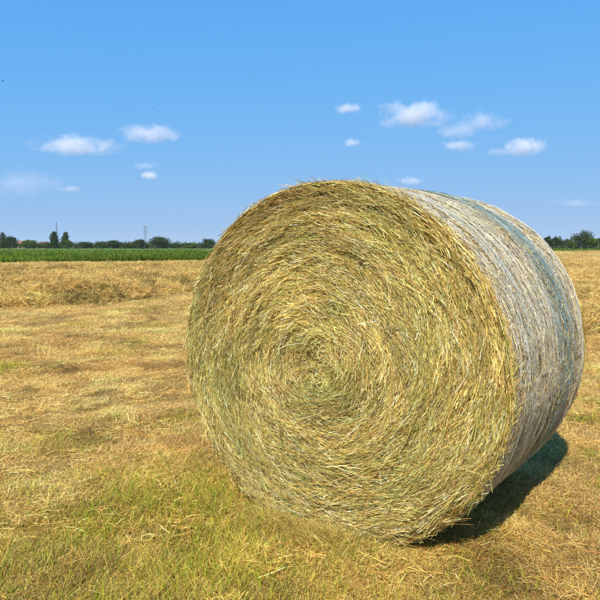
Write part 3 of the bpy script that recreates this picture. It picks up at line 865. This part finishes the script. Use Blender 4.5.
def lattice(u, top_v, Y, base, tipw, name, label, arms, thick, steps):
    X = (u - 300) / FPX * Y; H = at_depth(300, top_v, Y)[2]
    root = empty(name, (X, Y, 0), R(14)); tag(root, label, 'pylon' if arms else 'mast')
    sz = lambda z: (base + (tipw - base) * (z / H) ** .75) / 2
    corner = [(-1, -1), (1, -1), (1, 1), (-1, 1)]
    zs = [H * (1 - (1 - k / steps) ** 1.15) for k in range(steps + 1)]
    for (a, b) in corner:
        seg = [tube((a * sz(z0), b * sz(z0), z0), (a * sz(z1), b * sz(z1), z1), thick, thick, 5) for z0, z1 in zip(zs[:-1], zs[1:])]
        make_mesh('leg', *join(seg)[:2], M_steel, parent=root)
    br = []
    for z0, z1 in zip(zs[:-1], zs[1:]):
        for k in range(4):
            (a, b), (c2, d2) = corner[k], corner[(k + 1) % 4]
            br.append(tube((a * sz(z0), b * sz(z0), z0), (c2 * sz(z1), d2 * sz(z1), z1), thick * .6, thick * .6, 4))
            br.append(tube((c2 * sz(z0), d2 * sz(z0), z0), (a * sz(z1), b * sz(z1), z1), thick * .6, thick * .6, 4))
    make_mesh('bracing', *join(br)[:2], M_steel, parent=root)
    for f, ln in arms:
        z = H * f
        ap = [tube((-ln, 0, z), (ln, 0, z), thick * .7, thick * .7, 4)]
        for sg in (-1, 1):
            ap += [tube((sg * sz(z), -sz(z), z), (sg * ln, 0, z), thick * .8, thick * .5, 4), tube((sg * sz(z), sz(z), z), (sg * ln, 0, z), thick * .8, thick * .5, 4), tube((sg * sz(z + 1), 0, z + 1.3), (sg * ln, 0, z), thick * .7, thick * .5, 4)]
        arm = make_mesh('crossarm', *join(ap)[:2], M_steel, parent=root)
        for sg in (-1, 1):
            make_mesh('insulator', *tube((sg * ln, 0, z - .1), (sg * ln, 0, z - 1.6), .14, .14, 6)[:2], M_pane, parent=arm)
lattice(146, 226, 880, 4.6, 1.1, 'lattice_pylon', 'grey lattice pylon with short crossarms rising above the trees', [(.98, 2.6), (.86, 3.4), (.74, 2.8)], .16, 11)
lattice(58, 222, 760, 1.6, .7, 'lattice_mast', 'thin grey lattice mast behind the pair of poplars', [], .10, 22)

# ------------------------------------------------------------------ birds far up
def bird(u, v, Y, span, roll, label):
    p = at_depth(u, v, Y)
    root = empty('bird', tuple(p), roll); tag(root, label, 'bird', 'birds in the sky')
    th = np.linspace(0, 2 * np.pi, 9)[:-1]
    prof = [(-.34, .01), (-.22, .05), (0, .075), (.16, .055), (.26, .04), (.33, .005)]
    vb = np.concatenate([np.stack([0 * th + y * span, r * span * np.cos(th), r * span * np.sin(th)], -1) for y, r in prof])
    a, b = np.meshgrid(np.arange(8), np.arange(len(prof) - 1)); a, b = a.ravel(), b.ravel()
    make_mesh('body', vb, np.stack([b * 8 + a, b * 8 + (a + 1) % 8, (b + 1) * 8 + (a + 1) % 8, (b + 1) * 8 + a], -1), M_bird, parent=root, smooth=True)
    for s in (-1, 1):
        top = np.array([[.12, .03 * s, .03], [.16, .25 * s, .14], [.02, .5 * s, .10], [-.10, .25 * s, .12], [-.12, .03 * s, .02]]) * span
        vv = np.concatenate([top, top - np.array([0, 0, .015 * span])])
        me = bpy.data.meshes.new('wing')
        me.from_pydata(vv.tolist(), [], [(0, 1, 2, 3, 4), (9, 8, 7, 6, 5)] + [(i, i + 5, (i + 1) % 5 + 5, (i + 1) % 5) for i in range(5)])
        me.materials.append(M_bird); link(bpy.data.objects.new('wing', me), root)
bird(3, 81, 48, .26, .4, 'tiny dark bird at the left edge of the sky')
bird(253, 78, 52, .24, 1.9, 'tiny dark bird in the sky above the left half of the bale')
bird(214, 64, 60, .24, 2.6, 'tiny faint bird higher up and left of the bird above the bale')
bird(154, 108, 58, .22, .9, 'tiny faint bird just above the left clouds')

# ------------------------------------------------------------------ clouds: lit volumes of droplets
def cloud_mat(name, dens, seed, soft):
    m = bpy.data.materials.new(name); m.use_nodes = True
    N, Lk = m.node_tree.nodes, m.node_tree.links
    N.clear()
    out = N.new('ShaderNodeOutputMaterial'); pv = N.new('ShaderNodeVolumePrincipled')
    pv.inputs['Color'].default_value = (.998, .978, .968, 1); pv.inputs['Anisotropy'].default_value = 0.0
    tc = N.new('ShaderNodeTexCoord')
    nz = N.new('ShaderNodeTexNoise'); nz.noise_dimensions = '4D'
    nz.inputs['Scale'].default_value = 2.3; nz.inputs['Detail'].default_value = 4; nz.inputs['Roughness'].default_value = .55; nz.inputs['W'].default_value = seed
    sc = N.new('ShaderNodeMapping'); sc.inputs['Scale'].default_value = (1.5, 1.0, .6)
    Lk.new(tc.outputs['Object'], sc.inputs['Vector']); Lk.new(sc.outputs[0], nz.inputs['Vector'])
    # distance from centre, with a flat underside
    ln = N.new('ShaderNodeVectorMath'); ln.operation = 'LENGTH'; Lk.new(tc.outputs['Object'], ln.inputs[0])
    a = N.new('ShaderNodeMath'); a.operation = 'MULTIPLY_ADD'; a.inputs[1].default_value = -1.15; a.inputs[2].default_value = .52
    Lk.new(ln.outputs['Value'], a.inputs[0])
    b = N.new('ShaderNodeMath'); b.operation = 'MULTIPLY_ADD'; b.inputs[1].default_value = 2.3; b.inputs[2].default_value = -.80
    Lk.new(nz.outputs['Fac'], b.inputs[0])
    s = N.new('ShaderNodeMath'); s.operation = 'ADD'; Lk.new(a.outputs[0], s.inputs[0]); Lk.new(b.outputs[0], s.inputs[1])
    mr = N.new('ShaderNodeMapRange'); mr.inputs['From Min'].default_value = 0; mr.inputs['From Max'].default_value = soft * 1.7
    mr.inputs['To Min'].default_value = 0; mr.inputs['To Max'].default_value = dens
    Lk.new(s.outputs[0], mr.inputs['Value']); Lk.new(mr.outputs[0], pv.inputs['Density'])
    Lk.new(pv.outputs[0], out.inputs['Volume'])
    m.cycles.volume_sampling = 'MULTIPLE_IMPORTANCE'
    return m
def cloud(u, v, w, h, dens, soft, label, seed, alt=1150.0):
    el = (247 - v) / FPX
    Y = alt / el
    p = at_depth(u, v, Y)
    sx, sz = w * 1.22 / FPX * Y / 2, h * 1.2 / FPX * Y / 2
    ph = np.linspace(0, np.pi, 10); thc = np.arange(16) * 2 * np.pi / 16
    vv = np.array([[math.sin(a) * math.cos(b), math.sin(a) * math.sin(b), math.cos(a) * (1 if math.cos(a) > 0 else .75)] for a in ph for b in thc])
    a, b = np.meshgrid(np.arange(16), np.arange(9)); a, b = a.ravel(), b.ravel()
    o = make_mesh('cloud', vv, np.stack([b * 16 + a, (b + 1) * 16 + a, (b + 1) * 16 + (a + 1) % 16, b * 16 + (a + 1) % 16], -1), cloud_mat('cloud_air_%d' % seed, dens / sx * 3.6, seed * 3.7, soft))
    o.location = tuple(p); o.scale = (sx, sx * .6, sz)
    tag(o, label, 'cloud', 'small clouds in the sky')
CL = [
 (76, 146, 88, 22, .9, .5, 'long flat white cloud at left, lower of the two joined ones'),
 (150, 134, 70, 20, .85, .5, 'white cloud trailing off to the right above the pair of small puffs'),
 (149, 176, 19, 11, 1.0, .5, 'small bright puff under the left clouds'),
 (145, 166, 28, 9, .35, .6, 'faint wisp just over the small bright puff at left'),
 (70, 189, 24, 8, .4, .6, 'faint small wisp low in the left sky'),
 (18, 184, 100, 34, .42, .9, 'large very faint veil of cloud at the left edge'),
 (348, 109, 28, 12, .7, .5, 'small oval cloud highest above the bale'),
 (352, 143, 19, 10, .6, .5, 'tiny puff below the small oval cloud above the bale'),
 (413, 116, 76, 28, 1.1, .5, 'largest bright cloud, right of the bale top centre'),
 (457, 131, 48, 18, .4, .6, 'thin grey cloud below right of the largest bright cloud'),
 (480, 122, 54, 22, .45, .6, 'thin cloud next right of the largest bright cloud'),
 (459, 146, 36, 13, .6, .5, 'small flat cloud under the thin grey cloud'),
 (523, 147, 46, 21, 1.0, .5, 'bright peaked cloud farthest right of the white clouds'),
 (498, 152, 26, 9, .35, .6, 'faint wisp at the left foot of the bright peaked cloud'),
 (411, 181, 28, 10, .6, .6, 'small puff just above the top of the bale'),
 (575, 203, 50, 9, .3, .7, 'faint flat streak low in the right sky'),
]
for k, (u, v, w, h, dn, sf, lab) in enumerate(CL):
    cloud(u, v, w, h, dn, sf, lab, k + 1)

# ------------------------------------------------------------------ the air
hz = make_mesh('haze', *box(0, 1500, 22, 6400, 3200, 48)[:2])
mh = bpy.data.materials.new('air'); mh.use_nodes = True
mh.node_tree.nodes.clear()
ho = mh.node_tree.nodes.new('ShaderNodeOutputMaterial'); hv = mh.node_tree.nodes.new('ShaderNodeVolumePrincipled')
hv.inputs['Color'].default_value = (.80, .90, 1.0, 1); hv.inputs['Density'].default_value = .00008
mh.node_tree.links.new(hv.outputs[0], ho.inputs['Volume'])
hz.data.materials.append(mh)
tag(hz, 'thin summer haze over the whole field', 'haze', kind='stuff')
